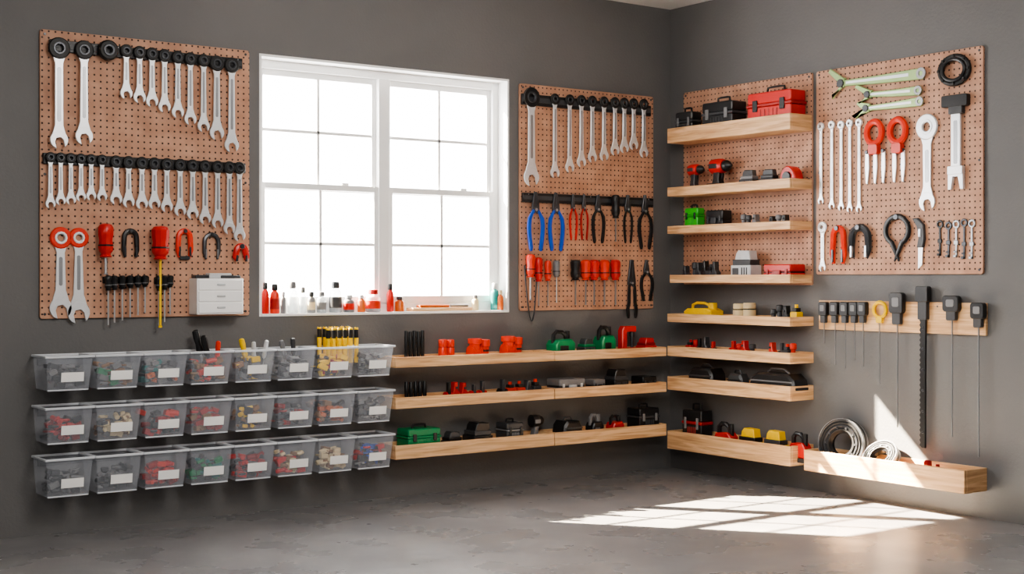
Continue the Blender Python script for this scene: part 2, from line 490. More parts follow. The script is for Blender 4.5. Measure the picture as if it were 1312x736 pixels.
def horseshoe(wall, px, yt, yb, wpx, col, c=TC, name='snap_ring_pliers', thick=0.22, closed=False):
    a, bt, s = T(wall, px, yt, c); bb = T(wall, px, yb, c)[1]
    w = wpx*s/2*1.1; L = bt-bb; rt = w*thick
    mb = MB(wall); pts = []; rad = []
    cz = c+rt*1.1
    pts.append((a-w*0.62, bb+rt, cz)); rad.append(rt*0.6)
    pts.append((a-w*0.8, bb+L*0.3, cz)); rad.append(rt)
    for i in range(9):
        t = math.pi-math.pi*i/8
        pts.append((a+(w-rt)*math.cos(t), bt-w+(w-rt)*math.sin(t), cz)); rad.append(rt*1.1)
    pts.append((a+w*0.8, bb+L*0.3, cz)); rad.append(rt)
    pts.append((a+w*0.62, bb+rt, cz)); rad.append(rt*0.6)
    mb.tube(pts, rad, col, flat=0.8)
    if closed:
        mb.box(a-w*0.62, a+w*0.62, bb, bb+rt*1.4, c+rt*0.3, c+rt*1.7, 'dsteel', r=rt*0.5)
    mb.cyl((a, bt-rt, c), (a, bt-rt, c+rt*2.4), rt*0.8, 'dsteel', seg=10)
    for sg in (-1, 1):
        mb.box(a+sg*w*0.66-rt*0.4, a+sg*w*0.66+rt*0.4, bb+L*0.1, bb+L*0.42, c+rt*1.2, c+rt*2.0, 'dsteel' if col != 'dsteel' else 'steel', r=rt*0.3)
    return mb.finish(name)

def loopdriver(wall, px, yt, yb, wpx, col, c=PT, name='loop_handle_shears', nshaft=2, ringf=0.36):
    a, bt, s = T(wall, px, yt, c); bb = T(wall, px, yb, c)[1]
    w = wpx*s/2*1.3; L = bt-bb; H = L*ringf
    mb = MB(wall)
    rt = w*0.27
    mb.torus((a, bt-H/2, c+rt), w-rt, rt, col, sy=(H/2-rt)/(w-rt), flat=0.8)
    mb.box(a-w*0.45, a+w*0.45, bt-H*1.25, bt-H*0.9, c+0.002, c+rt*1.9, col, r=w*0.2)
    for q in range(nshaft):
        x = a+(q-(nshaft-1)/2)*w*0.8
        mb.prism([(x-w*0.16, bt-H*1.15), (x+w*0.16, bt-H*1.15), (x+w*0.2, bb+L*0.25), (x+w*0.05, bb), (x-w*0.12, bb+L*0.02), (x-w*0.2, bb+L*0.25)], c+0.003, c+0.012, 'chrome')
        mb.cyl((x, bt-H*1.15, c+0.004), (x, bt-H*1.15, c+0.02), w*0.15, 'dsteel', seg=8)
    return mb.finish(name)

# --- pegboard 1
rail('B', 62, 153, 58, 15); rail('B', 152, 309, 67, 14)
wrench('B', 75, 48, 190, 25, jaw=0.85); wrench('B', 107, 52, 185, 22, jaw=0.95)
a, b, s = T('B', 137, 65, TC); mb = MB('B'); mb.ring(a, b, 13*s, 5*s, TC, TC+0.03, 'rubber', seg=24); mb.ring(a, b, 8*s, 4*s, TC+0.002, TC+0.033, 'dsteel', seg=16); mb.finish('ratchet_head')
for x, yb in ((161, 127), (178, 132), (194, 137), (210, 144), (227, 151), (243, 160), (260, 169), (277, 179), (296, 195)):
    wrench('B', x, 57+(x-161)*0.125, yb, 15 if x < 270 else 18)
rail('B', 54, 313, 203, 14)
xs = [64, 77, 90, 103, 116, 130, 148, 164, 181, 197, 213, 230, 246, 262, 278, 293, 306]
ys = [267, 263, 262, 258, 257, 258, 262, 266, 268, 268, 272, 277, 281, 287, 292, 300, 309]
for x, yb in zip(xs, ys):
    wrench('B', x, 195+(x-64)*0.052, yb, 12 if x < 140 else 14.5)
wrench('B', 77, 291, 408, 25, head='orange', name='adjustable_wrench', c=PT, jaw=1.05)
wrench('B', 100, 292, 414, 23, head='orange', name='adjustable_wrench', c=PT, jaw=1.15)
screwdriver('B', 132, 287, 352, 19, 'red', 0.66, PT, name='screwdriver', sw=0.2)
horseshoe('B', 166, 293, 333, 20, 'black', PT, thick=0.28)
screwdriver('B', 201, 290, 420, 22, 'red', 0.33, PT, shaft='yellow', name='marking_awl', sw=0.14)
horseshoe('B', 235, 293, 333, 20, 'orange', PT, closed=True, thick=0.3)
horseshoe('B', 270, 298, 335, 22, 'dsteel', PT)
horseshoe('B', 307, 312, 338, 18, 'red', PT, thick=0.4)
def railsmall(wall, x0, x1, yc, hpx, n='hex_key_holder'):
    a0, b, s = T(wall, x0, yc, PT); a1 = T(wall, x1, yc, PT)[0]
    mb = MB(wall); mb.box(a0, a1, b-hpx*s/2, b+hpx*s/2, PT, PT+0.012, 'black'); mb.finish(n)
railsmall('B', 131, 190, 359, 9); railsmall('B', 197, 219, 360, 9)
for x, yb in ((137, 418), (145, 415), (155, 412), (165, 408), (175, 405), (184, 402), (202, 418), (209, 414), (216, 404)):
    screwdriver('B', x, 353, yb, 9, 'black', 0.30, PT+0.012, name='nut_driver', band='gray', sw=0.25, tip=False)
# small drawer cabinet
a0, bt, s = T('B', 247, 357, 0.06); a1 = T('B', 311, 357, 0.10)[0]; bb = T('B', 270, 403, 0.08)[1]
mb = MB('B')
mb.box(a0, a1, bb, bt, PT+0.0005, 0.11, 'white', bev=0.003)
h3 = (bt-bb-0.008)/3
for q in range(3):
    b0 = bb+0.004+q*h3
    mb.box(a0+0.006, a1-0.006, b0+0.002, b0+h3-0.002, 0.105, 0.116, 'white', bev=0.003)
    mb.box((a0+a1)/2-0.02, (a0+a1)/2+0.02, b0+h3*0.45, b0+h3*0.62, 0.115, 0.122, 'lgray', bev=0.002)
mb.finish('drawer_cabinet')
mb = MB('B')
for x0, x1, h, k in ((0.0, 0.45, 0.016, 'dsteel'), (0.3, 0.8, 0.024, 'lgray'), (0.55, 1.0, 0.014, 'dgray')):
    w = a1-a0
    mb.box(a0+0.005+x0*(w-.01), a0+0.005+x1*(w-.01), bt+.0005, bt+h, 0.03+x0*0.02, 0.08+x0*0.02, k, bev=0.003)
mb.finish('steel_rule_stack')

# --- pegboard 2
rail('B', 667, 832, 127, 14)
wrench('B', 680, 112, 238, 23, jaw=0.95)
for x, yb in ((710, 228), (729, 221), (744, 214), (758, 208), (773, 206), (787, 199), (799, 196), (811, 192), (824, 202)):
    wrench('B', x, 120+(x-710)*0.06, yb, 13)
rail('B', 668, 835, 253, 12)
pliers('B', 685, 246, 322, 22, 'blue'); pliers('B', 711, 247, 322, 21, 'blue')
pliers('B', 733, 249, 308, 11, 'red'); pliers('B', 747, 249, 308, 11, 'dred')
pliers('B', 765, 250, 312, 18, 'black'); screwdriver('B', 785, 250, 310, 11, 'black', 0.5)
pliers('B', 803, 250, 312, 13, 'black', cut=True); pliers('B', 825, 250, 320, 19, 'black', bow=1.1)
screwdriver('B', 676, 326, 385, 12, 'orange', 0.5, PT, sw=0.2); screwdriver('B', 687, 330, 392, 10, 'red', 0.5, PT)
screwdriver('B', 699, 334, 392, 9, 'orange', 0.45, PT); screwdriver('B', 710, 334, 388, 9, 'gray', 0.4, PT, shaft='chrome')
for x, k in ((733, 'black'), (746, 'orange'), (757, 'red'), (770, 'orange'), (784, 'red')):
    screwdriver('B', x, 333, 391, 13, k, 0.45, PT)
pliers('B', 808, 333, 408, 17, 'black', PT, bow=0.6, cut=True, jawlen=0.4); pliers('B', 827, 333, 386, 17, 'black', PT, bow=1.1)
mb = MB('B'); pts = []
for q in range(14):
    t = q/13; px = 672+16*t; py = 340+72*math.sin(math.pi*t)**0.8
    a, b, s = T('B', px, py, PT+0.012); pts.append((a, b, PT+0.012+0.01*math.sin(math.pi*t)))
mb.tube(pts, 0.004, 'dsteel'); mb.finish('strap_wrench')

# --- pegboard 4 (right wall)
def folding_bar(p0, p1, wpx, c, flip=1):
    a0, b0, s = T('R', p0[0], p0[1], c); a1, b1, _ = T('R', p1[0], p1[1], c)
    mb = MB('R'); d = Vector((a1-a0, b1-b0)); L = d.length; d.normalize(); n = Vector((-d.y, d.x)); w = wpx*s/2
    def P(x, y): return (a0+d.x*x+n.x*y, b0+d.y*x+n.y*y)
    mb.prism([P(0.02, -w*0.6), P(L*0.5, -w), P(L, -w*1.2), P(L+0.012, 0), P(L, w*1.1), P(L*0.5, w*0.7), P(0.02, w*0.6)], c, c+0.016, 'limesteel', bev=0.003)
    mb.prism([P(L*0.12, -w*0.25), P(L*0.85, -w*0.35), P(L*0.85, w*0.35), P(L*0.12, w*0.25)], c+0.015, c+0.018, 'chrome', bev=0.001)
    mb.prism([P(0.05, -w), P(0.05, w*1.0), P(-0.04, w*3.4*flip), P(-0.055, w*2.6*flip)], c+0.004, c+0.018, 'limesteel', bev=0.003)
    mb.prism([P(0.03, -w), P(0.06, w), P(-0.02, -w*3.2*flip), P(-0.03, -w*2.2*flip)], c+0.008, c+0.02, 'limesteel', bev=0.003)
    p = P(0.03, 0); mb.cyl((p[0], p[1], c), (p[0], p[1], c+0.026), w*0.9, 'dsteel', seg=12)
    p = P(L-0.006, 0); mb.ring(p[0], p[1], w*1.2, w*0.5, c+0.014, c+0.02, 'steel', seg=12)
    mb.finish('bar_clamp')
folding_bar((1074, 108), (1184, 94), 12, PT+.0005); folding_bar((1108, 122), (1180, 116), 10, PT+.0005, 0.8); folding_bar((1106, 140), (1182, 130), 10, PT+.0005, -0.6)
a, b, s = T('R', 1225, 90, PT)
mb = MB('R'); mb.torus((a, b, PT+0.014), 17*s*1.3, 0.012, 'rubber', seg=28, flat=0.9, sy=0.8)
mb.torus((a, b, PT+0.022), 13*s*1.3, 0.009, 'black', seg=28, flat=0.9, sy=0.8)
for q in range(8):
    t = q*math.pi/4; x, y = a+17*s*1.3*math.cos(t), b+17*s*1.3*.8*math.sin(t)
    mb.box(x-0.007, x+0.007, y-0.007, y+0.007, PT+0.004, PT+0.03, 'black')
mb.finish('cable_coil')
for x, y0, yb in ((1053, 157, 262), (1067, 155, 268), (1079, 155, 270), (1090, 153, 272), (1102, 152, 272)):
    wrench('R', x, y0, yb, 9.5, head='chrome', c=PT+0.0005, jaw=0.9, name='long_wrench')
loopdriver('R', 1123, 152, 236, 25, 'orange', nshaft=3, ringf=0.44); loopdriver('R', 1153, 149, 234, 26, 'orange', nshaft=2, ringf=0.45)
wrench('R', 1189, 146, 270, 30, head='chrome', c=PT+.0005, jaw=0.75, name='pipe_wrench')
a, bt, s = T('R', 1227, 122, PT); bb = T('R', 1227, 243, PT)[1]
mb = MB('R'); W_ = 0.105
mb.box(a-W_*0.68, a+W_*0.68, bt-0.055, bt, PT+.0005, PT+0.03, 'black', r=0.008)
mb.box(a-W_*0.32, a+W_*0.4, bt-0.09, bt-0.05, PT+.0005, PT+0.028, 'dgray', r=0.004)
mb.box(a-W_*0.25, a+W_*0.25, bb+0.06, bt-0.08, PT+0.003, PT+0.018, 'chrome', bev=0.002)
mb.box(a-W_*0.1, a+W_*0.1, bb+0.12, bt-0.12, PT+0.017, PT+0.019, 'steel', r=0.005, bev=0.001)
mb.box(a-W_*0.4, a+W_*0.4, bb+0.07, bb+0.11, PT+.0005, PT+0.024, 'chrome', r=0.006)
mb.prism([(a-W_*0.4, bb+0.08), (a-W_*0.4, bb), (a-W_*0.22, bb), (a-W_*0.12, bb+0.06), (a+W_*0.12, bb+0.06), (a+W_*0.25, bb), (a+W_*0.42, bb), (a+W_*0.4, bb+0.08)], PT+0.002, PT+0.02, 'chrome', bev=0.002)
mb.finish('sliding_caliper')
wrench('R', 1055, 284, 348, 13, head='chrome', c=PT+.0005, name='long_wrench', jaw=0.8)
horseshoe('R', 1077, 289, 342, 22, 'orange', PT, closed=False, thick=0.32)
horseshoe('R', 1105, 287, 335, 32, 'dsteel', PT, thick=0.26)
a, bt, s = T('R', 1151, 277, PT); bb = T('R', 1151, 335, PT)[1]
mb = MB('R')
for sg in (-1, 1):
    pts = []
    for q in range(9):
        t = math.pi*0.5+sg*math.pi*0.86*q/8
        pts.append((a+0.07*math.cos(t), bt-0.07+0.062*math.sin(t)*1.1, PT+0.012))
    pts.append((a, bb+0.028, PT+0.012)); pts.append((a+sg*0.014, bb, PT+0.012))
    mb.tube(pts, [0.014]*9+[0.010, 0.005], 'black', flat=0.7)
mb.cyl((a, bt-0.005, PT+.0005), (a, bt-0.005, PT+0.024), 0.014, 'dsteel'); mb.finish('bow_calipers')
a, bt, s = T('R', 1180, 280, PT); bb = T('R', 1180, 345, PT)[1]
mb = MB('R')
mb.prism([(a-0.04, bt), (a-0.01, bt+0.002), (a+0.026, bt-0.03), (a+0.032, bt-0.10), (a+0.022, bt-0.14), (a-0.014, bt-0.14), (a-0.004, bt-0.09), (a-0.014, bt-0.04)], PT+.0005, PT+0.018, 'dgray', bev=0.004)
mb.prism([(a-0.010, bt-0.14), (a+0.018, bt-0.14), (a+0.014, bb+0.02), (a-0.010, bb)], PT+0.005, PT+0.010, 'chrome', bev=0.001)
mb.box(a-0.002, a+0.014, bt-0.09, bt-0.05, PT+0.017, PT+0.022, 'steel', r=0.003); mb.finish('utility_knife')
for x, y0, yb, k in ((1205, 282, 328, 'black'), (1216, 284, 330, 'dsteel'), (1226, 282, 330, 'steel'), (1236, 280, 332, 'dsteel'), (1246, 281, 332, 'steel')):
    a, bt, s = T('R', x, y0, PT); bb = T('R', x, yb, PT)[1]
    mb = MB('R'); mb.ring(a, bt-0.02, 0.020, 0.010, PT+.0005, PT+0.008, k, seg=14)
    mb.box(a-0.005, a+0.005, bb, bt-0.035, PT+0.001, PT+0.007, k, bev=0.001)
    mb.box(a-0.017, a+0.005, bb, bb+0.012, PT+0.001, PT+0.007, k, bev=0.001)
    mb.box(a-0.014, a+0.005, bb+0.022, bb+0.03, PT+0.001, PT+0.007, k, bev=0.001)
    mb.box(a-0.012, a+0.012, bb+0.06, bb+0.08, PT+0.001, PT+0.009, k, r=0.004); mb.finish('tension_key')

# --- wooden tool strip on right wall
a0 = T('R', 1052, 400)[0]; a1 = T('R', 1266, 400)[0]; b1 = T('R', 1052, 385)[1]; b0 = T('R', 1052, 422)[1]
mb = MB('R'); mb.box(a0, a1, b0, b1, 0.0005, 0.018, 'pine', bev=0.002)
for q in range(5):
    a = a0+0.03+(a1-a0-0.06)*q/4; mb.cyl((a, b1-0.02, 0.017), (a, b1-0.02, 0.021), 0.004, 'dsteel', seg=8)
mb.finish('wooden_tool_strip')
def rodtool(px, yt, yh, yb, wpx, k, name, rod='steel', rr=0.0028, ringy=False):
    c = 0.02
    a, bt, s = T('R', px, yt, c); bh = T('R', px, yh, c)[1]; bb = T('R', px, yb, c)[1]
    w = wpx*s/2*1.35; mb = MB('R')
    if ringy:
        mb.torus((a, bt-w, c+0.01), w*0.8, 0.009, k, seg=18); mb.box(a-w*0.4, a+w*0.4, bh, bt-w*1.7, c, c+0.02, k, r=0.005)
    else:
        mb.box(a-w, a+w, bh+(bt-bh)*0.35, bt, c, c+0.03, k, r=w*0.4, bev=0.003)
        mb.box(a-w*0.6, a+w*0.6, bh, bh+(bt-bh)*0.4, c+0.003, c+0.026, 'dgray', r=w*0.2, bev=0.002)
        mb.box(a-w*0.5, a+w*0.5, bh+(bt-bh)*0.55, bt-(bt-bh)*0.15, c+0.029, c+0.032, 'gray', r=w*0.2, bev=0.001)
    mb.cyl((a, bh+0.004, c+0.012), (a, bb, c+0.012), rr, rod, rr*0.8, seg=8)
    mb.finish(name)
for x, yb in ((1058, 440), (1072, 468), (1085, 472), (1097, 462), (1108, 470)):
    rodtool(x, 387, 414, yb, 10, 'black', 'hex_driver', rod='steel')
rodtool(1129, 385, 414, 492, 18, 'yellow', 'yellow_pull_tool', ringy=True)
rodtool(1152, 375, 416, 548, 16, 'black', 'magnetic_pickup_rod', rr=.0038)
rodtool(1222, 379, 411, 560, 18, 'black', 'magnetic_pickup_rod', rr=.0038)
rodtool(1256, 388, 420, 586, 15, 'black', 'magnetic_pickup_rod', rr=.0038)
a, bt, s = T('R', 1185, 367, 0.02); bb = T('R', 1185, 574, 0.02)[1]
mb = MB('R')
mb.box(a-0.036, a+0.036, bt-0.075, bt, 0.0185, 0.05, 'black', r=0.01)
mb.box(a-0.026, a+0.026, bt-0.16, bt-0.07, 0.0185, 0.044, 'dgray', r=0.006)
teeth = [(a-0.014, bt-0.15)]
n = 26
for q in range(n):
    y = bt-0.15-(bt-0.15-bb)*q/n; y2 = bt-0.15-(bt-0.15-bb)*(q+0.5)/n
    teeth += [(a-0.014, y), (a-0.021, y2)]
teeth += [(a-0.006, bb), (a+0.012, bb), (a+0.015, bt-0.15)]
mb.prism(teeth, 0.024, 0.036, 'black', bev=0.001)
for q in range(6): mb.ring(a, bt-0.2-q*0.1, 0.007, 0.003, 0.034, 0.039, 'dsteel', seg=8)
mb.finish('pruning_saw_bar')

# ------------------------------------------------------------------ wooden trays
BT = 0.016
def tray(wall, a0, a1, b0, b1, d=0.18, name='wooden_shelf_tray', c00=0.0005):
    mb = MB(wall); t = 0.018
    mb.box(a0, a1, b0, b1, d-t, d, 'pine', bev=0.0025)
    mb.box(a0+t, a1-t, b0, b0+BT, c00+0.012, d-t, 'pine', bev=0.001)
    mb.box(a0, a0+t, b0, b1, c00, d-t, 'pine', bev=0.0015)
    mb.box(a1-t, a1, b0, b1, c00, d-t, 'pine', bev=0.0015)
    mb.box(a0+t, a1-t, b0, b1, c00, c00+0.012, 'pine', bev=0.0015)
    mb.finish(name); return b0+BT
zb1 = tray('B', -1.985, -0.997, 0.668, 0.720); tray('B', -0.993, -0.193, 0.668, 0.720)
zb2 = tray('B', -1.985, -0.997, 0.464, 0.520); tray('B', -0.993, -0.193, 0.464, 0.520)
zb3 = tray('B', -1.985, -0.997, 0.214, 0.283); tray('B', -0.993, -0.193, 0.214, 0.283)
SH = {}
for n, (b0, b1) in {1: (1.880, 1.964), 2: (1.577, 1.628), 3: (1.364, 1.408), 4: (1.085, 1.130), 5: (0.862, 0.910), 6: (0.668, 0.725), 7: (0.476, 0.552), 8: (0.140, 0.243)}.items():
    e = {4: 0.02}.get(n, 0)
    SH[n] = tray('R', 0.17+e, 1.105, b0, b1, c00=(PT+0.0005 if n <= 4 else 0.0005))
SH[9] = tray('R', 1.19, 2.153, 0.130, 0.236, 0.17)

# ------------------------------------------------------------------ things on shelves
def span(wall, x0, x1, yt, zb, dmax=0.12, cm=0.09):
    s = T(wall, (x0+x1)/2, 400, cm)[2]
    Wd = (x1-x0)*s
    kc = 0.5855 if wall == 'B' else 0.81
    dc = min(dmax, 0.42*Wd/kc)
    c0, c1 = cm-dc/2, cm+dc/2
    if wall == 'B': a0 = T(wall, x0, 0, c0)[0]; a1 = T(wall, x1, 0, c1)[0]
    else: a0 = T(wall, x0, 0, c1)[0]; a1 = T(wall, x1, 0, c0)[0]
    h = T(wall, (x0+x1)/2, yt, cm)[1]-zb
    return a0, a1, max(0.02, h), c0, c1

def k_toolbox(mb, a0, a1, b, h, c0, c1, k, k2):
    w = a1-a0; hb = h*0.85
    mb.box(a0+w*.02, a1-w*.02, b, b+hb*0.62, c0+.003, c1-.003, k, r=0.008, bev=0.004)
    mb.box(a0, a1, b+hb*0.62, b+hb*0.70, c0, c1, k2, bev=0.003)
    mb.box(a0+w*.02, a1-w*.02, b+hb*0.70, b+hb, c0+.003, c1-.003, k, r=0.01, bev=0.005)
    cm = (c0+c1)/2
    mb.tube([(a0+w*.3, b+hb-.002, cm), (a0+w*.32, b+h-.006, cm), (a0+w*.4, b+h-.004, cm), (a0+w*.6, b+h-.004, cm), (a0+w*.68, b+h-.006, cm), (a0+w*.7, b+hb-.002, cm)], 0.006, 'black')
    for q in (0.2, 0.8):
        mb.box(a0+w*(q-.05), a0+w*(q+.05), b+hb*0.5, b+hb*0.8, c1-.004, c1+.005, 'black' if k != 'black' else 'gray', bev=0.002)
    for q in range(5):
        x = a0+w*(0.32+0.09*q); mb.box(x-.003, x+.003, b+hb*.1, b+hb*.55, c1-.004, c1, k2, bev=0.001)

def k_case(mb, a0, a1, b, h, c0, c1, k, k2):
    w = a1-a0
    mb.box(a0, a1, b, b+h*0.46, c0, c1, k, r=0.006, bev=0.004)
    mb.box(a0+.002, a1-.002, b+h*0.46, b+h*0.52, c0+.002, c1-.002, 'black', bev=0.001)
    mb.box(a0, a1, b+h*0.52, b+h, c0, c1, k, r=0.008, bev=0.005)
    mb.box(a0+w*.35, a0+w*.65, b+h*.3, b+h*.62, c1-.002, c1+.008, k2, r=0.004, bev=0.002)
    for q in (0.15, 0.85): mb.box(a0+w*(q-.04), a0+w*(q+.04), b+h*.35, b+h*.7, c1-.002, c1+.004, k2, bev=0.001)

def k_battery(mb, a0, a1, b, h, c0, c1, k, k2):
    w = a1-a0
    mb.box(a0, a1, b, b+h*.5, c0, c1, k, r=0.006, bev=0.004)
    mb.box(a0+w*.06, a1-w*.06, b+h*.5, b+h*.68, c0+.006, c1-.006, k2, bev=0.003)
    mb.prism([(a0+w*.12, b+h*.66), (a1-w*.1, b+h*.66), (a1-w*.16, b+h*.98), (a0+w*.3, b+h), (a0+w*.18, b+h*.88)], c0+.012, c1-.012, k, bev=0.004)
    mb.box(a0+w*.1, a0+w*.4, b+h*.1, b+h*.4, c1-.002, c1+.003, k2, r=.003, bev=0.001)
    for q in range(3): mb.box(a0+w*(.55+.12*q), a0+w*(.60+.12*q), b+h*.08, b+h*.42, c1-.002, c1+.003, k2, bev=.001)

def k_drill(mb, a0, a1, b, h, c0, c1, k, k2):
    w = a1-a0; cm = (c0+c1)/2; r = min(h*.24, (c1-c0)*.5); y = b+h-r
    mb.lathe((a0+w*.04, y, cm), (1, 0, 0), [(0, r*.6), (w*.05, r*.95), (w*.3, r), (w*.5, r*.95), (w*.6, r*.8), (w*.62, r*.55)], k, 14)
    mb.lathe((a0+w*.64, y, cm), (1, 0, 0), [(0, r*.7), (w*.12, r*.72), (w*.2, r*.6), (w*.26, r*.35), (w*.34, r*.16)], 'black', 12)
    mb.box(a0+w*.12, a0+w*.5, y-r*.3, y+r*.3, cm-r*1.04, cm+r*1.04, k2, r=.004)
    mb.prism([(a0+w*.22, y-r*.5), (a0+w*.52, y-r*.5), (a0+w*.46, b+h*.35), (a0+w*.5, b+h*.2), (a0+w*.12, b+h*.2), (a0+w*.2, b+h*.4)], cm-r*.55, cm+r*.55, k2, bev=.004)
    mb.box(a0+w*.02, a0+w*.66, b, b+h*.24, max(c0, cm-r*1.3), min(c1, cm+r*1.3), 'black', r=.005, bev=.003)
    mb.prism([(a0+w*.52, y-r*.7), (a0+w*.58, y-r*.7), (a0+w*.53, y-r*1.6), (a0+w*.49, y-r*1.5)], cm-.006, cm+.006, 'black')

def k_sander(mb, a0, a1, b, h, c0, c1, k, k2):
    w = a1-a0; cm = (c0+c1)/2; d = c1-c0
    mb.box(a0, a1, b, b+h*.14, c0, c1, 'dsteel', bev=.002)
    mb.prism([(a0+w*.04, b+h*.14), (a1-w*.04, b+h*.14), (a1-w*.02, b+h*.5), (a1-w*.2, b+h*.66), (a0+w*.15, b+h*.62), (a0+w*.02, b+h*.45)], c0+d*.08, c1-d*.08, k, bev=.006)
    mb.tube([(a0+w*.12, b+h*.5, cm), (a0+w*.14, b+h*.82, cm), (a0+w*.28, b+h*.93, cm), (a0+w*.55, b+h*.92, cm), (a0+w*.72, b+h*.8, cm), (a0+w*.78, b+h*.5, cm)], [h*.08]*6, k2)
    mb.cyl((a1-w*.18, b+h*.5, cm), (a1-w*.18, b+h*.95, cm), min(w*.11, d*.4), k2, seg=12)
    mb.box(a0+w*.2, a0+w*.6, b+h*.22, b+h*.42, c1-d*.09, c1-d*.05, k2, r=.004, bev=.001)

def k_jars(mb, a0, a1, b, h, c0, c1, k, k2, n=None):
    w = a1-a0; cm = (c0+c1)/2
    n = n or max(1, round(w/0.06)); r = min(w/n*.48, (c1-c0)*.5)
    for q in range(n):
        x = a0+w*(q+.5)/n; hh = h*random.uniform(.9, 1)
        mb.lathe((x, b, cm), (0, 1, 0), [(0, r*.9), (hh*.03, r), (hh*.6, r), (hh*.64, r*.9), (hh*.68, r*.9), (hh*.71, r*.98), (hh*.96, r*.98), (hh, r*.85)], k, 16)
        mb.cyl((x, b+hh*.62, cm), (x, b+hh*.68, cm), r*.94, k2, seg=14)

def k_sockets(mb, a0, a1, b, h, c0, c1, k, k2):
    w = a1-a0; n = 5; r = w/n*.43; cc = (c0+c1)/2
    mb.box(a0, a1, b, b+.010, cc-r*1.4, cc+r*1.4, k2, bev=.002)
    for q in range(n):
        x = a0+w*(q+.5)/n; hh = (h-.008)*(1-.03*(q % 2))
        mb.lathe((x, b+.008, cc), (0, 1, 0), [(0, r*.92), (hh*.4, r*.92), (hh*.45, r), (hh*.8, r), (hh*.83, r*.9), (hh-.004, r*.9), (hh, r*.8), (hh, r*.55), (hh-.012, r*.5)], k, 14)

def k_fitting(mb, a0, a1, b, h, c0, c1, k, k2):
    w = a1-a0; cm = (c0+c1)/2
    n = 2
    for q in range(n):
        x0 = a0+w*q/n; ww = w/n*.94; r = min(h*.34, (c1-c0)*.5)
        y = b+r
        if q % 2 == 0:
            mb.lathe((x0, y, cm), (1, 0, 0), [(0, r), (ww*.16, r), (ww*.17, r*.8), (ww*.8, r*.8), (ww*.82, r), (ww*.98, r), (ww, r*.7)], k, 14)
            mb.lathe((x0+ww/2, y, cm), (0, 1, 0), [(0, r*.7), (h-r-h*.25, r*.74), (h-r-h*.22, r*.95), (h-r, r*.95), (h-r, r*.6), (h-r-.008, r*.6)], k, 14)
        else:
            rr = ww*.48
            mb.lathe((x0+ww/2, b, cm), (0, 1, 0), [(0, rr), (h*.25, rr), (h*.28, rr*.8), (h*.6, rr*.8), (h*.64, rr), (h*.93, rr), (h*.95, rr*.6), (h*.9, rr*.55)], k, 14)
            mb.cyl((x0+ww/2, b+h*.38, cm), (x0+ww/2, b+h*.48, cm), rr*.86, k2)

def k_parts(mb, a0, a1, b, h, c0, c1, k, k2, k3='dgray'):
    w = a1-a0; n = max(2, round(w/.05))
    for q in range(n):
        x = a0+w*(q+.5)/n; ww = w/n*.46; hh = h*random.uniform(.7, 1); kk = random.choice([k, k, k2, k3])
        cm = (c0+c1)/2+random.uniform(-.01, .01); r = min(ww, hh*.4)
        t = random.randint(0, 3)
        if t == 0:
            mb.lathe((x-ww, b+r, cm), (1, 0, 0), [(0, r*.5), (ww*.1, r), (ww*.5, r), (ww*.55, r*.6), (ww*1.3, r*.6), (ww*1.35, r*.9), (ww*1.9, r*.9), (ww*2, r*.5)], kk, 12)
            mb.box(x-ww*.3, x+ww*.4, b, b+hh, cm-r*.5, cm+r*.5, random.choice([k, k2, k3]), r=.004)
        elif t == 1:
            mb.box(x-ww, x+ww, b, b+hh*.6, cm-.025, cm+.025, kk, r=.006, bev=.003)
            mb.box(x-ww*.6, x+ww*.6, b+hh*.6, b+hh*.82, cm-.018, cm+.018, k2, r=.004, bev=.002)
            mb.cyl((x, b+hh*.75, cm), (x, b+hh, cm), ww*.4, k)
        elif t == 2:
            mb.lathe((x, b, cm), (0, 1, 0), [(0, ww*.9), (hh*.2, ww*.9), (hh*.25, ww*.6), (hh*.6, ww*.55), (hh*.66, ww*.85), (hh*.95, ww*.8), (hh, ww*.5)], kk, 12)
        else:
            mb.prism([(x-ww, b), (x+ww, b), (x+ww, b+hh*.4), (x+ww*.3, b+hh*.55), (x+ww*.2, b+hh), (x-ww*.6, b+hh), (x-ww*.8, b+hh*.5), (x-ww, b+hh*.4)], cm-.02, cm+.02, kk, bev=.004)
            mb.cyl((x-ww*.2, b+hh*.7, cm+.018), (x-ww*.2, b+hh*.7, cm+.026), ww*.25, k3)

def k_clamp(mb, a0, a1, b, h, c0, c1, k, k2):
    w = a1-a0; cm = (c0+c1)/2; t = h*.16
    mb.prism([(a0, b), (a1, b), (a1, b+t*1.4), (a0+t*1.5, b+t*1.4), (a0+t*1.5, b+h-t*1.3), (a1-w*.05, b+h-t*1.3), (a1-w*.05, b+h-t*.1), (a1-w*.15, b+h), (a0+t*.6, b+h), (a0, b+h-t)], cm-.022, cm+.022, k, bev=.005)
    mb.cyl((a1-w*.2, b+t, cm), (a1-w*.2, b+h*.7, cm), w*.08, k2)
    mb.cyl((a1-w*.2, b+h*.6, cm), (a1-w*.2, b+h*.8, cm), w*.14, 'dsteel')

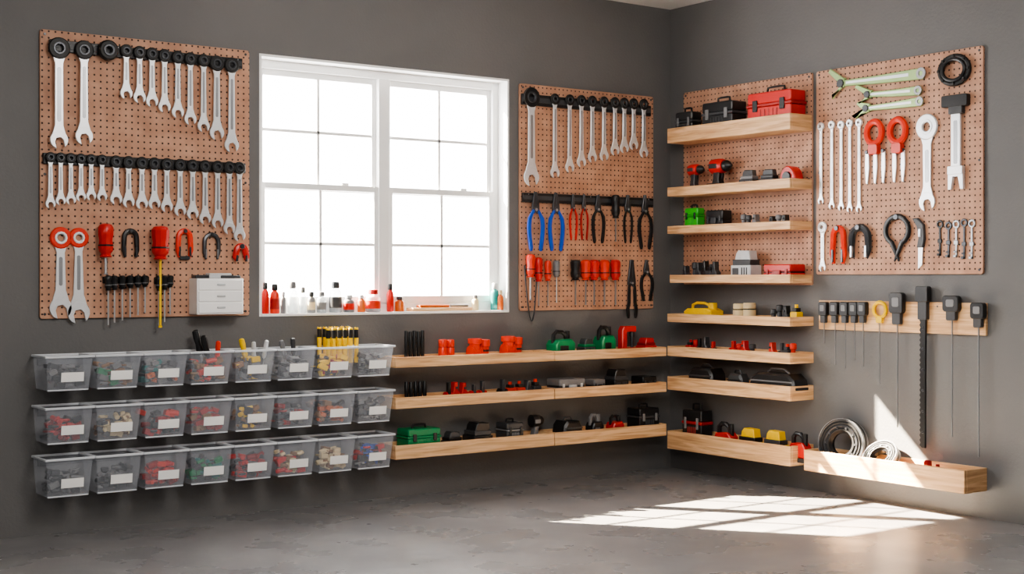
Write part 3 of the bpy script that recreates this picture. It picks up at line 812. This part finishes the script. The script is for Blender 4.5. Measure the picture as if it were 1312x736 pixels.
def k_bag(mb, a0, a1, b, h, c0, c1, k, k2):
    w = a1-a0
    mb.prism([(a0+w*.03, b), (a1-w*.03, b), (a1, b+h*.3), (a1-w*.04, b+h*.62), (a1-w*.16, b+h*.82), (a0+w*.2, b+h*.84), (a0+w*.05, b+h*.65), (a0, b+h*.3)], c0, c1, k, bev=.012)
    mb.tube([(a0+w*.25, b+h*.8, (c0+c1)/2), (a0+w*.35, b+h*.97, (c0+c1)/2), (a0+w*.62, b+h*.97, (c0+c1)/2), (a0+w*.75, b+h*.8, (c0+c1)/2)], .005, k2)
    mb.box(a0+w*.06, a1-w*.06, b+h*.5, b+h*.56, c1-.006, c1+.002, k2, bev=.001)
    mb.box(a0+w*.3, a0+w*.7, b+h*.12, b+h*.42, c1-.004, c1+.005, 'dgray', r=.006, bev=.003)

def k_dome(mb, a0, a1, b, h, c0, c1, k, k2):
    w = a1-a0; r = w*.5
    mb.prism([(a0, b), (a1, b)]+[(a0+w/2+r*math.cos(math.pi*q/10), b+h*.25+h*.75*math.sin(math.pi*q/10)) for q in range(11)], c0, c1, k, bev=.006)
    mb.cyl((a0+w/2, b+h*.45, c1-.004), (a0+w/2, b+h*.45, c1+.01), w*.25, k2, seg=16)

KINDS = dict(toolbox=k_toolbox, case=k_case, battery=k_battery, drill=k_drill, sander=k_sander, jars=k_jars, sockets=k_sockets, fitting=k_fitting, parts=k_parts, clamp=k_clamp, bag=k_bag, dome=k_dome)
def item(name, kind, wall, x0, x1, yt, zb, k, k2, dmax=0.12, cm=0.09):
    a0, a1, h, c0, c1 = span(wall, x0, x1, yt, zb, dmax, cm)
    mb = MB(wall); KINDS[kind](mb, a0, a1, zb+0.0005, h, c0, c1, k, k2); return mb.finish(name)

# back wall, top tray
item('impact_socket_set', 'sockets', 'B', 510, 552, 424, zb1, 'black', 'dgray')
item('red_jar_pair', 'jars', 'B', 556, 588, 433, zb1, 'orange', 'dred')
item('pipe_fitting', 'fitting', 'B', 594, 636, 434, zb1, 'orange', 'black')
item('pipe_fitting', 'fitting', 'B', 637, 678, 431, zb1, 'orange', 'black')
item('random_sander', 'sander', 'B', 697, 740, 423, zb1, 'green', 'black')
item('sander_battery', 'battery', 'B', 738, 764, 434, zb1, 'dgray', 'green')
item('hand_planer', 'sander', 'B', 757, 792, 417, zb1, 'green', 'black')
item('red_bench_clamp', 'clamp', 'B', 786, 822, 418, zb1, 'red', 'dsteel')
item('orbital_tool', 'battery', 'B', 814, 842, 433, zb1, 'red', 'dred')
# middle tray
item('socket_set', 'sockets', 'B', 510, 555, 489, zb2, 'black', 'dsteel')
item('assorted_couplings', 'parts', 'B', 560, 630, 486, zb2, 'red', 'black')
item('assorted_couplings', 'parts', 'B', 630, 700, 484, zb2, 'orange', 'black')
item('grey_flat_case', 'case', 'B', 700, 750, 485, zb2, 'gray', 'lgray')
item('meter_case', 'case', 'B', 749, 776, 486, zb2, 'gray', 'black')
item('nailer', 'battery', 'B', 772, 806, 473, zb2, 'black', 'dgray')
item('black_flat_case', 'case', 'B', 808, 842, 482, zb2, 'black', 'dgray')
# bottom tray
item('green_tool_case', 'toolbox', 'B', 507, 566, 543, zb3, 'green', 'green')
item('battery_charger', 'battery', 'B', 564, 594, 553, zb3, 'dgray', 'black')
item('battery_pack', 'battery', 'B', 592, 632, 541, zb3, 'black', 'dgray')
item('charger_box', 'toolbox', 'B', 634, 672, 536, zb3, 'dgray', 'gray')
item('cordless_drill', 'drill', 'B', 672, 704, 531, zb3, 'black', 'gray')
item('black_tool_bag', 'bag', 'B', 706, 748, 534, zb3, 'black', 'dgray')
item('belt_sander', 'sander', 'B', 748, 776, 530, zb3, 'black', 'gray')
item('red_drill_driver', 'sander', 'B', 774, 802, 531, zb3, 'red', 'black')
item('black_toolbox', 'toolbox', 'B', 802, 846, 517, zb3, 'black', 'dgray')

# right wall trays
item('black_parts_box', 'toolbox', 'R', 864, 900, 138, SH[1], 'black', 'dgray')
item('black_toolbox', 'toolbox', 'R', 898, 958, 124, SH[1], 'black', 'dgray')
item('red_toolbox', 'toolbox', 'R', 956, 1034, 110, SH[1], 'red', 'dred')
item('trim_router', 'drill', 'R', 878, 908, 210, SH[2], 'red', 'dgray')
item('impact_driver', 'drill', 'R', 904, 946, 203, SH[2], 'red', 'black')
item('battery_pack', 'battery', 'R', 946, 974, 218, SH[2], 'dgray', 'gray')
item('battery_pack', 'battery', 'R', 972, 1000, 217, SH[2], 'dgray', 'black')
item('laser_level', 'dome', 'R', 998, 1030, 213, SH[2], 'red', 'black')
item('green_parts_box', 'toolbox', 'R', 876, 904, 262, SH[3], 'lime', 'lime')
item('small_black_case', 'case', 'R', 904, 938, 270, SH[3], 'black', 'dgray')
item('assorted_bits', 'parts', 'R', 940, 980, 273, SH[3], 'gray', 'dgray')
item('assorted_bits', 'parts', 'R', 978, 1020, 272, SH[3], 'gray', 'black')
item('assorted_bits', 'parts', 'R', 868, 932, 334, SH[4], 'dgray', 'black')
item('chrome_battery_charger', 'battery', 'R', 936, 976, 321, SH[4], 'lgray', 'dgray')
item('red_flat_case', 'case', 'R', 978, 1032, 339, SH[4], 'red', 'dred')
item('yellow_multitool', 'sander', 'R', 873, 930, 387, SH[5], 'yellow', 'yellow')
item('putty_tin', 'jars', 'R', 934, 974, 388, SH[5], 'cream', 'black')
item('yellow_tape_measures', 'parts', 'R', 976, 1034, 390, SH[5], 'yellow', 'black')
item('assorted_red_parts', 'parts', 'R', 870, 926, 431, SH[6], 'red', 'black')
item('assorted_red_parts', 'parts', 'R', 925, 980, 434, SH[6], 'red', 'dgray')
item('assorted_red_parts', 'parts', 'R', 978, 1032, 436, SH[6], 'orange', 'dgray')
item('black_tool_pouch', 'bag', 'R', 880, 932, 466, SH[7], 'black', 'dgray')
item('black_tool_pouch', 'bag', 'R', 930, 962, 474, SH[7], 'dgray', 'black')
item('black_tool_pouch', 'bag', 'R', 958, 1038, 472, SH[7], 'black', 'gray')
item('jobsite_radio', 'toolbox', 'R', 873, 914, 517, SH[8], 'black', 'dred')
item('red_angle_grinder', 'sander', 'R', 912, 948, 541, SH[8], 'red', 'black')
item('yellow_stud_finder', 'battery', 'R', 944, 980, 549, SH[8], 'yellow', 'black')
item('yellow_stud_finder', 'battery', 'R', 976, 1012, 552, SH[8], 'yellow', 'dgray')
item('red_stapler', 'sander', 'R', 1008, 1042, 554, SH[8], 'red', 'black')
def coil(px, R, th, tilt, yaw, name, cc=0.085):
    a, b, s = T('R', px, 555, 0.09)
    mb = MB('R')
    mb.ring(0, 0, R, R*0.42, -th/2, th/2, 'black', seg=40)
    for q, (r1, r2) in enumerate(((.97, .90), (.86, .78), (.74, .66), (.60, .50))):
        mb.ring(0, 0, R*r1, R*r2, -th/2-.004, th/2+.004, 'dsteel' if q % 2 == 0 else 'rubber', seg=40)
    mb.ring(0, 0, R*.99, R*.97, -th/2-.005, th/2+.005, 'steel', seg=40)
    for q in range(10):
        t = q*math.pi/5; mb.cyl((R*.63*math.cos(t), R*.63*math.sin(t), th/2-.001), (R*.63*math.cos(t), R*.63*math.sin(t), th/2+.006), .006, 'dsteel', seg=8)
    m = Matrix.Rotation(yaw, 3, 'Y') @ Matrix.Rotation(tilt, 3, 'X')
    mb.v = [tuple(m @ Vector(v)) for v in mb.v]
    lo = min(v[1] for v in mb.v)
    mb.v = [(v[0]+a, v[1]-lo+SH[9]+0.001, v[2]+cc) for v in mb.v]
    return mb.finish(name)
coil(1078, 0.128, 0.045, math.radians(-8), math.radians(12), 'steel_hose_reel', 0.078)
coil(1128, 0.092, 0.04, math.radians(-42), math.radians(5), 'steel_hose_reel', 0.084)
item('small_red_fittings', 'parts', 'R', 1164, 1215, 590, SH[9], 'dred', 'dsteel')

# ------------------------------------------------------------------ clear storage bins
BW = 0.2133
BX0 = -3.706
cont = [['dgray', 'gray', 'black'], ['green', 'brown', 'gray', 'dgray'], ['teal', 'dgray', 'amber', 'gray'], ['orange', 'brown', 'dgray'], ['brown', 'gray', 'dgray', 'yellow'], ['dgray', 'gray', 'black'], ['yellow', 'black', 'dred'], ['gray', 'black', 'dgray'],
        ['red', 'dred', 'black'], ['brown', 'cream', 'dgray'], ['dred', 'dgray', 'orange'], ['red', 'dred', 'brown'], ['brown', 'dgray', 'yellow'], ['dred', 'gray', 'dgray'], ['amber', 'black', 'brown'], ['gray', 'dgray', 'black'],
        ['dgray', 'black', 'gray'], ['dgray', 'gray', 'black'], ['red', 'orange', 'dred'], ['teal', 'green', 'dgray'], ['dred', 'dgray', 'red'], ['brown', 'red', 'cream'], ['cream', 'brown', 'cream'], ['red', 'blue', 'black']]
for r, (b0, b1) in enumerate(((0.636, 0.783), (0.411, 0.566), (0.186, 0.350))):
    mb = MB('B'); mb.box(BX0+0.03, BX0+8*BW-0.03, b1-0.05, b1-0.02, 0.0005, 0.012, 'dgray'); mb.finish('bin_hanging_rail')
    for q in range(8):
        A = BX0+q*BW; rng = random.Random(r*10+q)
        mb = MB('B')
        a0, a1 = A+0.004, A+BW-0.004; c0, c1 = 0.014, 0.205
        i = 0.016
        V = [(a0+i, b0, c0+.004), (a1-i, b0, c0+.004), (a1-i, b0, c1-.028), (a0+i, b0, c1-.028), (a0+.004, b1-.004, c0+.003), (a1-.004, b1-.004, c0+.003), (a1-.004, b1-.004, c1-.006), (a0+.004, b1-.004, c1-.006)]
        mb.add(V, [[0, 1, 2, 3], [0, 1, 5, 4], [1, 2, 6, 5], [2, 3, 7, 6], [3, 0, 4, 7]], 'bin')
        mb.box(a0-.003, a1+.003, b1-.010, b1, c1-.012, c1+.003, 'binrim', bev=.002)
        mb.box(a0-.003, a1+.003, b1-.010, b1, c0-.001, c0+.008, 'binrim', bev=.002)
        mb.box(a0-.003, a0+.007, b1-.010, b1, c0+.008, c1-.012, 'binrim', bev=.002)
        mb.box(a1-.007, a1+.003, b1-.010, b1, c0+.008, c1-.012, 'binrim', bev=.002)
        mb.box(a0+i, a1-i, b0-.003, b0+.003, c1-.034, c1-.026, 'binrim', bev=.001)
        def fr(t, e=0.0015):
            return c1-.028+(.022)*(t-b0)/(b1-.004-b0)+e
        la, lb = (a0+a1)/2-0.032, b0+0.035
        lw, lh = 0.096, 0.040
        mb.hexa([(la, lb, fr(lb, .0008)), (la+lw, lb, fr(lb, .0008)), (la+lw, lb, fr(lb, .0022)), (la, lb, fr(lb, .0022)),
                 (la, lb+lh, fr(lb+lh, .0008)), (la+lw, lb+lh, fr(lb+lh, .0008)), (la+lw, lb+lh, fr(lb+lh, .0022)), (la, lb+lh, fr(lb+lh, .0022))], 'label')
        ks = cont[r*8+q]
        for w in range(44):
            kk = rng.choice(ks); lay = w//12
            x = rng.uniform(a0+.04, a1-.04); y = b0+.018+lay*.025+rng.uniform(0, .008); z = rng.uniform(c0+.03, c1-.055)
            if w % 2: z = rng.uniform(c1-.075, c1-.055)
            t = rng.random(); sz = rng.uniform(.011, .022)
            an = rng.uniform(0, 3.14)
            if t < .45:
                mb.rot = (x, y, rng.uniform(-.5, .5))
                mb.box(x-sz, x+sz, y-sz*.6, y+sz*.6, z-sz*.8, z+sz*.8, kk, bev=.002); mb.rot = None
            elif t < .8:
                d = Vector((math.cos(an), rng.uniform(-.3, .3), math.sin(an)))*sz*1.2
                mb.cyl(tuple(Vector((x, y, z))-d), tuple(Vector((x, y, z))+d), sz*.55, kk, seg=8)
            else:
                mb.torus((x, y, z), sz*.9, sz*.3, kk, axis='b', seg=10)
        mb.finish('clear_storage_bin')

def lean(px0, y0, px1, y1, c0, c1, wpx, k, k2, name):
    """tool standing in a top-row bin, handle up"""
    a0, b0, s = T('B', px0, y0, c0); a1, b1, _ = T('B', px1, y1, c1)
    p0, p1 = Vector((a0, b0, c0)), Vector((a1, b1, c1)); d = p0-p1; L = d.length; r = wpx*s/2
    mb = MB('B')
    mb.lathe(tuple(p0), tuple(-d), [(0, r*.4), (L*.03, r*.9), (L*.15, r), (L*.3, r*.8), (L*.42, r), (L*.5, r*.7), (L*.51, r*.3), (L*.95, r*.3), (L, r*.15)], k, 10)
    mb.cyl(tuple(p1+d*.48), tuple(p1), r*.32, k2, seg=8)
    mb.finish(name)
lean(250, 423, 264, 483, .07, .10, 10, 'black', 'steel', 'screwdriver')
lean(260, 430, 272, 483, .12, .12, 9, 'black', 'dsteel', 'screwdriver')
lean(280, 437, 276, 483, .12, .11, 7, 'orange', 'steel', 'screwdriver')
lean(309, 434, 320, 482, .08, .09, 8, 'yellow', 'steel', 'screwdriver')
lean(325, 438, 326, 482, .10, .10, 6, 'lgray', 'steel', 'steel_punch')
lean(342, 436, 334, 482, .12, .10, 6, 'chrome', 'steel', 'steel_punch')
lean(360, 436, 370, 478, .08, .09, 7, 'gray', 'steel', 'steel_punch')
lean(375, 433, 378, 478, .10, .10, 7, 'dgray', 'steel', 'screwdriver')
mb = MB('B')
for q in range(6):
    for row in range(2):
        a = T('B', 413+q*7.2, 450, .09)[0]+row*0.01; cc = .06+row*.07
        zt = T('B', 430, 419, .09)[1]-row*.004
        z0 = 0.70
        mb.cyl((a, z0, cc), (a, zt-.05, cc), .0105, 'yellow', seg=12)
        mb.cyl((a, zt-.05, cc), (a, zt-.01, cc), .011, 'black', seg=12)
        mb.cyl((a, zt-.01, cc), (a, zt, cc), .0105, 'yellow', seg=12)
        mb.cyl((a, zt-.001, cc), (a, zt+.004, cc), .006, 'black', seg=8)
mb.finish('marker_set')

# ------------------------------------------------------------------ window sill items
SZ = WB0+0.0005
def bottle(px, yt, wpx, k, k2, c=-0.045, name='spray_bottle', label=None):
    a, bt, s = T('B', px, yt, c); h = bt-SZ; r = wpx*s/2
    mb = MB('B')
    mb.lathe((a, SZ, c), (0, 1, 0), [(0, r*.9), (h*.03, r), (h*.62, r), (h*.7, r*.85), (h*.76, r*.5), (h*.8, r*.5)], k, 14)
    mb.lathe((a, SZ+h*.78, c), (0, 1, 0), [(0, r*.62), (h*.02, r*.68), (h*.19, r*.64), (h*.22, r*.5)], k2, 12)
    if label: mb.lathe((a, SZ+h*.15, c), (0, 1, 0), [(0, r*1.0), (.001, r*1.03), (h*.35, r*1.03), (h*.351, r*1.0)], label, 14)
    mb.finish(name)
bottle(340, 362, 9, 'red', 'black'); bottle(352, 364, 12, 'orange', 'black', label='dred'); bottle(363, 374, 7, 'gray', 'lgray')
bottle(375, 361, 13, 'jar', 'gray', name='glass_jar'); bottle(388, 368, 9, 'jar', 'gray', name='glass_jar'); bottle(399, 374, 10, 'gray', 'dgray', name='small_jar', label='cream')
bottle(412, 374, 12, 'jar', 'gray', name='small_jar', label='gray'); bottle(430, 361, 16, 'jar', 'dsteel', name='glass_jar', label='dgray'); bottle(447, 378, 14, 'gray', 'lgray', name='small_jar', label='red')
bottle(463, 378, 10, 'amber', 'lgray', name='small_jar'); bottle(478, 371, 19, 'jar', 'dred', name='glass_jar', label='orange'); bottle(500, 364, 9, 'red', 'black'); bottle(512, 380, 12, 'amber', 'dgray', name='small_jar')
bottle(609, 378, 9, 'cream', 'gray', name='small_jar'); bottle(634, 363, 11, 'teal', 'lgray'); bottle(641, 372, 8, 'amber', 'cream', c=-0.02)
mb = MB('B'); a0 = T('B', 525, 390, -.04)[0]; a1 = T('B', 602, 390, -.04)[0]
mb.box(a0, a1, SZ, SZ+.018, -.075, -.01, 'pine', bev=.003)
mb.box(a0+.05, a1-.14, SZ+.018, SZ+.032, -.06, -.02, 'amber', bev=.003)
mb.cyl((a1-.12, SZ+.026, -.045), (a1-.02, SZ+.026, -.03), .008, 'gray')
mb.finish('sanding_block')

# ------------------------------------------------------------------ lights
world_ = bpy.data.worlds.new('overcast_sky'); scene.world = world_
world_.use_nodes = True
bg = world_.node_tree.nodes['Background']
bg.inputs['Color'].default_value = (1.0, 0.98, 0.96, 1); bg.inputs['Strength'].default_value = 19.0

sd = bpy.data.lights.new('sun', 'SUN'); sd.energy = 190; sd.angle = math.radians(0.6); sd.color = (1.0, 0.84, 0.64)
so = bpy.data.objects.new('sun', sd); scene.collection.objects.link(so)
so.rotation_euler = Vector((0.81, -1.04, -1.0)).to_track_quat('-Z', 'Y').to_euler()
so.location = (-5, 5, 6)

def area(name, loc, target, sx, sy, e, col):
    l = bpy.data.lights.new(name, 'AREA'); l.shape = 'RECTANGLE'; l.size = sx; l.size_y = sy; l.energy = e; l.color = col
    o = bpy.data.objects.new(name, l); scene.collection.objects.link(o); o.location = loc
    o.rotation_euler = (Vector(target)-Vector(loc)).to_track_quat('-Z', 'Y').to_euler()
    return o
area('fill_light', (-2.9, -2.9, 2.62), (-2.2, -1.9, 0.3), 1.2, 1.2, 95, (1, .95, .89))  # added fill light under the ceiling, no real fixture
area('fill_light', (-5.8, -5.4, 2.62), (-4.4, -3.6, 0.6), 1.6, 1.2, 120, (1, .95, .89))  # second added fill, out of view near the camera
po = area('window_sky_portal', ((WA0+WA1)/2, WT+0.02, (WB0+WB1)/2), ((WA0+WA1)/2, -1, (WB0+WB1)/2), WA1-WA0, WB1-WB0, 1, (1, 1, 1))
po.data.cycles.is_portal = True

# ------------------------------------------------------------------ camera
cd = bpy.data.cameras.new('camera'); cam = bpy.data.objects.new('camera', cd); scene.collection.objects.link(cam)
cd.sensor_width = 36; cd.lens = 36*F/1312; cd.shift_y = -(368-HOR)/1312
cam.location = (CX, CY, CZ)
cam.rotation_euler = Vector((DV[0], DV[1], 0)).to_track_quat('-Z', 'Y').to_euler()
scene.camera = cam
